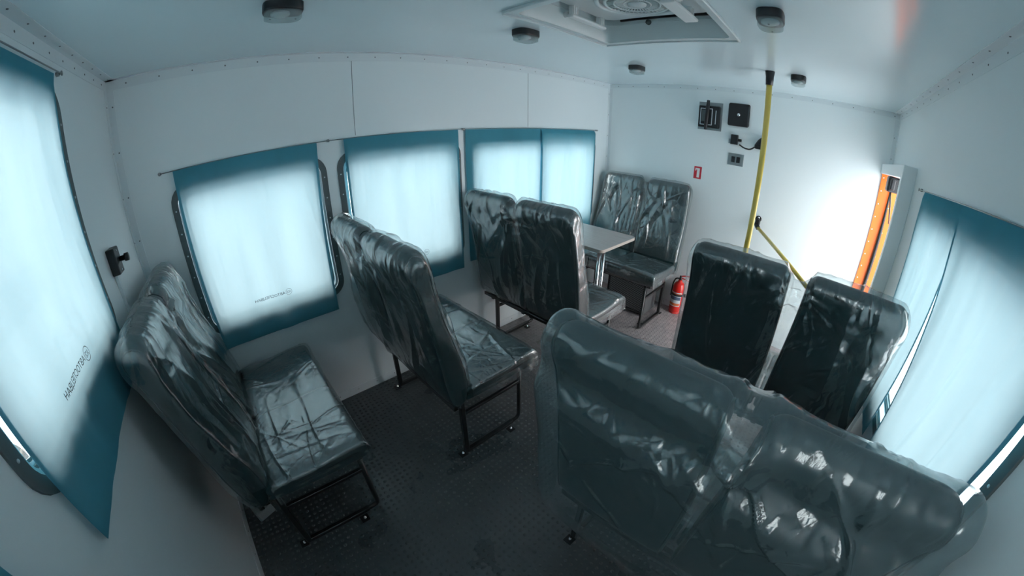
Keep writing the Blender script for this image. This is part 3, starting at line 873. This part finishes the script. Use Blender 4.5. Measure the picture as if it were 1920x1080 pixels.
me = plate_mesh(rrect(-.15, .225, .03, .29, .008), [rrect(-.138, .213, .042, .278, .004)], .006, basis((0, -.095, 0), (1, 0, 0), (0, 0, 1))); link('grille_frame', me, M['blackmetal'], e)

# ================================================================== FIRE EXTINGUISHER
e = empty('fire_extinguisher', (.890, 3.318, 0)); tag(e, 'small red fire extinguisher on the floor by the front wall, right of the seat', 'fire extinguisher')
bm = bmesh.new(); lathe(bm, [(.0001, .012), (.046, .012), (.052, .022), (.053, .05), (.053, .235), (.048, .262), (.034, .282), (.018, .292), (.016, .31), (.0001, .31)], (0, 0, 0), 'z', 32)
from_bm('cylinder', bm, M['red'], e)
bm = bmesh.new(); lathe(bm, [(.0001, 0), (.048, 0), (.052, .012), (.0001, .013)], (0, 0, 0), 'z', 32); from_bm('base_ring', bm, M['red'], e)
def wrap(name, z0, z1, a0, a1, r, mat):
    bm = bmesh.new(); n = 16; A = [bm.verts.new((r * math.cos(math.radians(a0 + (a1 - a0) * k / n)), r * math.sin(math.radians(a0 + (a1 - a0) * k / n)), z)) for z in (z0, z1) for k in range(n + 1)]
    for k in range(n): bm.faces.new((A[k], A[k + 1], A[n + 2 + k], A[n + 1 + k])).smooth = True
    return from_bm(name, bm, mat, e)
wrap('paper_label', .075, .205, 200, 330, .0537, M['label']); wrap('label_band', .082, .105, 205, 325, .0541, M['labelred']); wrap('label_print', .135, .165, 205, 325, .0541, M['labelblue']); wrap('label_title', .175, .198, 205, 325, .0541, M['labelred'])
bm = bmesh.new()
n = 28
for z0, z1 in ((.172, .190),):
    R0, R1 = .0545, .057
    ring = [[bm.verts.new((r * math.cos(2 * PI * k / n), r * math.sin(2 * PI * k / n), z)) for k in range(n)] for r, z in ((R1, z0), (R1, z1), (R0, z1), (R0, z0))]
    for a_ in range(4):
        for k in range(n): bm.faces.new((ring[a_][k], ring[a_][(k + 1) % n], ring[(a_ + 1) % 4][(k + 1) % n], ring[(a_ + 1) % 4][k]))
box(bm, (-.02, .055, .165), (.02, .078, .20)); box(bm, (.045, -.01, .168), (.085, .01, .193), 0, .003, 1)
from_bm('wall_bracket', bm, M['black'], e)
bm = bmesh.new(); lathe(bm, [(.0001, .30), (.014, .30), (.014, .325), (.009, .33), (.009, .345), (.0001, .346)], (0, 0, 0), 'z', 16); from_bm('valve', bm, M['black'], e)
bm = bmesh.new(); tube(bm, arc_path([(-.01, 0, .335), (.03, 0, .352), (.085, -.01, .365)], .02), .006, 8); tube(bm, arc_path([(-.005, 0, .322), (.03, 0, .325), (.09, -.01, .318)], .02), .005, 8)
from_bm('handle', bm, M['red'], e)
bm = bmesh.new(); tube(bm, arc_path([(-.01, 0, .318), (-.04, -.01, .315), (-.055, -.015, .27), (-.058, -.012, .15)], .02), .006, 8); from_bm('nozzle', bm, M['black'], e)

# ================================================================== GRAB POLE AND ENTRY RAIL
px, py = 1.4825, 2.6427
e = empty('grab_pole', (px, py, 0)); tag(e, 'tall yellow vertical grab pole from floor to ceiling', 'pole')
bm = bmesh.new(); tube(bm, [(0, 0, .03), (0, 0, H - .045)], .0165, 20); from_bm('tube', bm, M['yellow'], e)
bm = bmesh.new(); lathe(bm, [(.0001, H - .075), (.021, H - .075), (.0225, H - .03), (.026, H - .010), (.027, H), (.0001, H)], (0, 0, 0), 'z', 24); from_bm('ceiling_socket', bm, M['black'], e)
bm = bmesh.new(); lathe(bm, [(.0001, 0), (.036, 0), (.036, .01), (.023, .02), (.021, .07), (.0001, .07)], (0, 0, 0), 'z', 24); from_bm('floor_socket', bm, M['black'], e)

A_, B_ = Vector((1.425, L - .045, .905)), Vector((1.93, 2.46, .82))
e = empty('entry_rail', (1.93, 2.46, 0)); tag(e, 'thin sloping yellow rail fixed to the front wall with a black bracket', 'handrail')
inv = Matrix.Translation(-e.location)
bm = bmesh.new(); tube(bm, [A_, B_], .0125, 16); tube(bm, arc_path([B_, B_ + (B_ - A_).normalized() * .05 + Vector((0, 0, -.01)), Vector((1.95, 2.43, .55)), Vector((1.95, 2.43, .02))], .06), .0125, 14)
bm.transform(inv); from_bm('tube', bm, M['yellow'], e)
bm = bmesh.new(); tube(bm, [Vector((1.417, L - .002, .96)), Vector((1.417, L - .012, .96))], .024, 20)
tube(bm, [A_ + (A_ - B_).normalized() * .035 + Vector((0, .0, .012)), A_ - (A_ - B_).normalized() * .02], .018, 16)
box(bm, (1.402, L - .040, .915), (1.436, L - .002, .965), 0, .008, 2)
bm.transform(inv); from_bm('bracket', bm, M['black'], e)
bm = bmesh.new(); lathe(bm, [(.0001, 0), (.008, 0), (.008, -.004), (.0001, -.005)], (1.418, L - .014, .972), 'y', 12); bm.transform(inv); from_bm('screw', bm, M['chrome'], e)
bm = bmesh.new(); lathe(bm, [(.0001, 0), (.03, 0), (.03, .008), (.018, .02), (.0001, .02)], (1.95, 2.43, 0), 'z', 20); bm.transform(inv); from_bm('floor_socket', bm, M['black'], e)

# ================================================================== CEILING LAMPS
def lamp(x, y, rz, label):
    e = empty('ceiling_lamp', (x, y, H), rz); tag(e, label, 'ceiling lamp', 'black ceiling lamps')
    bm = bmesh.new()
    def ell(bm, a_, b_, z0, z1, ea=1.0, eb=1.0, mi=0, n=36, p=3.2):
        rings = []
        for (k1, z) in ((ea, z0), (1.0, z0 + (z1 - z0) * .12), (1.0, z0 + (z1 - z0) * .8), (eb, z1)):
            rings.append([bm.verts.new((a_ * k1 * math.copysign(abs(math.cos(2 * PI * k / n)) ** (2 / p), math.cos(2 * PI * k / n)), b_ * k1 * math.copysign(abs(math.sin(2 * PI * k / n)) ** (2 / p), math.sin(2 * PI * k / n)), z)) for k in range(n)])
        for i in range(3):
            for k in range(n): bm.faces.new((rings[i][k], rings[i][(k + 1) % n], rings[i + 1][(k + 1) % n], rings[i + 1][k])).smooth = True
        bm.faces.new(rings[0]); bm.faces.new(rings[-1])
    ell(bm, .060, .042, 0, -.028, 1.0, .97); from_bm('housing', bm, M['black'], e)
    bm = bmesh.new(); ell(bm, .055, .038, -.0275, -.050, 1.0, .80); from_bm('lens', bm, M['lens'], e)
    bm = bmesh.new(); lathe(bm, [(.0001, -.029), (.030, -.029), (.028, -.036), (.012, -.042), (.0001, -.042)], (-.008, 0, 0), 'z', 20); from_bm('reflector', bm, princ('lamp_reflector', (.7, .75, .76), .2), e)
    for sx_ in (-1, 1):
        bm = bmesh.new(); lathe(bm, [(.0001, -.047), (.0035, -.047), (.003, -.049), (.0001, -.0495)], (sx_ * .038, 0, 0), 'z', 8)
        from_bm('screw', bm, M['screw'], e)
lamp(.662, .680, PI / 2, 'black oval ceiling lamp above the rear left seat, left of the hatch and nearest')
lamp(.682, 1.630, PI / 2, 'black oval ceiling lamp just left of the roof hatch, middle of the left row')
lamp(.680, 2.610, PI / 2, 'black oval ceiling lamp above the laminate table, farthest of the left row')
lamp(1.622, 1.715, PI / 2, 'larger looking black ceiling lamp right of the roof hatch')
lamp(1.632, 2.705, PI / 2, 'black ceiling lamp beside the top of the yellow pole')

# ================================================================== ROOF HATCH WITH FAN
e = empty('roof_hatch', (1.135, 1.705, H)); tag(e, 'pale plastic roof hatch in the ceiling with round fan grille and two handles', 'roof hatch')
hx, hy = .315, .330
me = plate_mesh(rrect(-hx, hx, -hy, hy, .004), [rrect(-.288, .288, -.293, .293, .03)], .006, FLAT(-.003)); link('surround', me, M['hatch'], e)
bm = bmesh.new()
for s in (-1, 1):
    box(bm, (s * hx - .006, -hy, -.014), (s * hx + .006, hy, 0), 0, .003, 1); box(bm, (-hx, s * hy - .006, -.012), (hx, s * hy + .006, 0), 0, .003, 1)
from_bm('surround_lip', bm, M['hatch'], e)
bm = bmesh.new()
def ring(bm, a_, b_, r, z): return [bm.verts.new((u, v, z)) for u, v in rrect(-a_, a_, -b_, b_, r, 5)]
rr_ = [ring(bm, .288, .293, .03, -.003), ring(bm, .276, .281, .05, .03), ring(bm, .270, .275, .05, .080)]
for i in range(2):
    n = len(rr_[0])
    for k in range(n): bm.faces.new((rr_[i][k], rr_[i][(k + 1) % n], rr_[i + 1][(k + 1) % n], rr_[i + 1][k])).smooth = True
from_bm('shaft', bm, M['hatch'], e)
me = plate_mesh(rrect(-.285, .285, -.29, .29, .05), [rrect(-.268, .268, -.273, .273, .05)], .086, FLAT(.1125)); link('lid_seal', me, M['hatch'], e)
bm = bmesh.new(); box(bm, (-.20, .262, .084), (.235, .271, .148), 0, .001, 1); from_bm('gap_shade_strip', bm, M['black'], e)  # black bar standing in for the shade in the gap below the lid
me = plate_mesh(rrect(-.30, .30, -.30, .30, .03), [], .02, FLAT(.165)); link('lid', me, M['black'], e)
me = plate_mesh(rrect(-.245, .245, -.225, .225, .06), [], .03, FLAT(.095)); link('fan_panel', me, M['hatch'], e)
bm = bmesh.new()
cx_, cy_ = .01, .03
def torus(bm, R, r, z, n=48, m=8):
    vs = [[bm.verts.new((cx_ + (R + r * math.cos(2 * PI * j / m)) * math.cos(2 * PI * i / n), cy_ + (R + r * math.cos(2 * PI * j / m)) * math.sin(2 * PI * i / n), z + r * math.sin(2 * PI * j / m))) for j in range(m)] for i in range(n)]
    for i in range(n):
        for j in range(m): bm.faces.new((vs[i][j], vs[(i + 1) % n][j], vs[(i + 1) % n][(j + 1) % m], vs[i][(j + 1) % m])).smooth = True
torus(bm, .150, .010, .074); torus(bm, .118, .006, .068); torus(bm, .085, .004, .066); torus(bm, .05, .004, .066)
for k in range(40):
    a_ = 2 * PI * k / 40; c, s = math.cos(a_), math.sin(a_)
    tube(bm, [(cx_ + c * .035, cy_ + s * .035, .066), (cx_ + c * .118, cy_ + s * .118, .067)], .0026, 5)
lathe(bm, [(.0001, .060), (.034, .060), (.036, .07), (.0001, .071)], (cx_, cy_, 0), 'z', 24)
from_bm('fan_grille', bm, M['hatch'], e)
me = plate_mesh([(cx_ + .116 * math.cos(2 * PI * k / 40), cy_ + .116 * math.sin(2 * PI * k / 40)) for k in range(40)], [], .002, FLAT(.0785)); link('fan_opening', me, M['rubber'], e)
for s, x0, hw_ in ((-1, -.243, .016), (1, .160, .028)):
    bm = bmesh.new(); w0_, w1_ = -.045, .195
    box(bm, (x0 - hw_, w0_, .030), (x0 + hw_, w1_, .044), 0, .006, 2)
    for yy in (w0_ + .022, w1_ - .03):
        box(bm, (x0 - .012, yy - .016, .042), (x0 + .012, yy + .016, .092), 0, .004, 1)
        for q_ in (-.012, 0, .012): box(bm, (x0 + .012, yy + q_ - .002, .044), (x0 + .015, yy + q_ + .002, .09), 0)
    lathe(bm, [(.0001, 0), (.013, 0), (.013, .02 * s), (.0001, .02 * s)], (x0 + hw_ * s, w0_ + .012, .048), 'x', 14)
    from_bm('handle', bm, M['white'], e)
for xx in (-.06, .24):
    bm = bmesh.new(); lathe(bm, [(.0001, 0), (.012, 0), (.012, -.01), (.0001, -.011)], (xx, .268, .068), 'y', 14)
    from_bm('stop_pad', bm, M['rubber'], e)

# ================================================================== THINGS ON THE FRONT WALL
def on_front(name, x, z, label, cat):
    e = empty(name, (x, L, z)); tag(e, label, cat); return e
def fbox(name, e, x0, x1, z0, z1, d0, d1, mat, bev=.003, seg=2):
    bm = bmesh.new(); box(bm, (x0, -d1, z0), (x1, -d0, z1), 0, bev, seg); return from_bm(name, bm, mat, e)
e = on_front('gas_detector', .932, 1.667, 'black device with an upright lever on a steel plate, high on the front wall', 'detector')
fbox('mounting_plate', e, -.096, .096, -.108, .108, .0, .003, M['steel'], .001, 1)
fbox('body', e, -.088, .082, -.090, .078, .003, .035, M['black'], .008)
me = plate_mesh(rrect(-.072, .026, -.072, .058, .002), [rrect(-.066, .020, -.066, .052, .002)], .002, basis((0, -.0355, 0), (1, 0, 0), (0, 0, 1))); link('label_outline', me, M['label'], e)
fbox('screen', e, -.060, -.028, -.045, .045, .035, .0365, M['rubber'], .0004, 1)
bm = bmesh.new(); tube(bm, [(-.008, -.050, .118), (-.010, -.055, .06), (-.014, -.055, -.06), (-.018, -.050, -.108)], [.012, .015, .015, .011], 12); from_bm('lever', bm, M['black'], e)
fbox('side_slot', e, .050, .056, -.06, .045, .035, .037, M['label'], .0004, 1)
e = on_front('loudspeaker', 1.160, 1.700, 'square black speaker box with a silver centre on the front wall', 'speaker')
fbox('housing', e, -.083, .083, -.086, .086, 0, .028, M['black'], .014, 3)
bm = bmesh.new(); lathe(bm, [(.0001, -.028), (.013, -.028), (.012, -.032), (.0001, -.034)], (0, 0, 0), 'y', 20); from_bm('centre_cap', bm, M['chrome'], e)
e = on_front('microphone_bracket', 1.150, 1.510, 'small black bracket on the front wall beneath the speaker box', 'bracket')
fbox('base', e, -.034, .020, -.034, .040, 0, .030, M['black'], .004)
fbox('clip', e, -.052, -.030, -.030, .004, 0, .018, M['steel'], .003)
fbox('clip', e, .016, .048, -.008, .012, .004, .020, M['black'], .003)
e = on_front('handset', 1.335, 1.505, 'black handset with short cable, half hidden behind the yellow pole', 'handset')
bm = bmesh.new(); tube(bm, [(.035, -.02, .055), (.012, -.025, .02), (-.022, -.022, -.02)], [.014, .024, .016], 12); box(bm, (-.028, -.045, -.035), (.035, 0, .0), 0, .01, 2)
from_bm('body', bm, M['black'], e)
bm = bmesh.new(); tube(bm, arc_path([(-.022, -.015, -.015), (-.06, -.02, -.05), (-.11, -.02, -.045), (-.15, -.012, -.025)], .05, 6), .0055, 8); from_bm('cable', bm, M['black'], e)
e = on_front('light_switch', 1.168, 1.364, 'steel plate with two black rocker switches on the front wall', 'switch')
fbox('plate', e, -.062, .062, -.045, .045, 0, .004, M['steel'], .001, 1)
for s in (-1, 1): fbox('rocker', e, s * .020 - .014, s * .020 + .014, -.022, .022, .004, .010, M['black'], .002)
e = on_front('fire_sign', .871, 1.212, 'small red sign with a white extinguisher symbol on the front wall', 'sign')
fbox('panel', e, -.032, .032, -.049, .049, 0, .0012, M['redsign'], .0003, 1)
bm = bmesh.new(); box(bm, (-.006, -.0018, -.038), (.016, -.0012, .024), 0); box(bm, (-.022, -.0018, .024), (.016, -.0012, .036), 0); box(bm, (-.022, -.0018, .014), (-.014, -.0012, .03), 0)
from_bm('symbol', bm, M['whiteprint'], e)

# ================================================================== THINGS ON AND NEAR THE REAR WALL
e = empty('emergency_switch', (.405, 0, 1.238)); tag(e, 'small black switch box with a round knob on the rear wall', 'switch')
bm = bmesh.new(); box(bm, (-.030, 0, -.045), (.030, .032, .045), 0, .004, 2); from_bm('housing', bm, M['black'], e)
bm = bmesh.new(); lathe(bm, [(.0001, .03), (.009, .03), (.009, .05), (.014, .052), (.014, .066), (.0001, .068)], (-.012, 0, .0), 'y', 18); from_bm('knob', bm, M['black'], e)
for zz in (-.034, .034):
    bm = bmesh.new(); lathe(bm, [(.0001, .032), (.004, .032), (.003, .034), (.0001, .0345)], (.0, 0, zz), 'y', 10)
    from_bm('screw', bm, M['chrome'], e)
bm = bmesh.new(); box(bm, (.397, 0, .056), (.419, .012, 1.192), 0, .001, 1); o = from_bm('cable_duct', bm, M['trim']); tag(o, 'thin white cable duct running down the rear wall below the switch', 'cable duct')
bm = bmesh.new(); box(bm, (-.034, -.045, 0), (.034, .045, .06), 0, .006, 2)
for v in bm.verts: v.co += Vector((random.uniform(-.004, .004), random.uniform(-.004, .004), 0))
o = from_bm('foam_block', bm, M['foam']); o.location = (.535, .105, .0); o.rotation_euler = (0, 0, .3); tag(o, 'small pale grey foam block on the floor behind the rear seat', 'block')

# ================================================================== OUTSIDE
bm = bmesh.new(); box(bm, (-90, -90, -1.15), (92, 94, -1.05)); o = from_bm('ground', bm, M['snow']); o['kind'] = 'structure'
e = empty('parked_van', (-2.9, -3.9, -1.05), .12); tag(e, 'white van parked outside beyond the rear window, seen through the slit', 'van')
bm = bmesh.new(); box(bm, (-2.6, -.95, .42), (2.1, .95, 1.15), 0, .08, 3); box(bm, (-2.5, -.9, 1.1), (1.3, .9, 2.1), 0, .16, 4); from_bm('body', bm, M['carwhite'], e)
bm = bmesh.new(); box(bm, (-2.2, .86, 1.25), (1.0, .915, 1.85), 0, .03, 2); from_bm('side_window', bm, M['carglass'], e)
bm = bmesh.new(); box(bm, (-2.5, .92, .40), (2.05, .97, .50), 0, .01, 2); from_bm('sill_strip', bm, princ('tan_sill', (.55, .45, .38), .6), e)
for wx in (-1.7, 1.35):
    for wy in (-.86, .86):
        sg = 1 if wy > 0 else -1
        bm = bmesh.new(); lathe(bm, [(.20, .11 * sg), (.34, .11 * sg), (.37, .07 * sg), (.37, -.09 * sg), (.20, -.1 * sg)], (wx, wy, .37), 'y', 36); w_o = from_bm('wheel', bm, M['tyre'], e)
        bm = bmesh.new(); lathe(bm, [(.0001, .10 * sg), (.05, .12 * sg), (.07, .09 * sg), (.17, .10 * sg), (.21, .112 * sg), (.21, .05 * sg), (.0001, .05 * sg)], (wx, wy, .37), 'y', 36); from_bm('rim', bm, M['carwhite'], w_o)
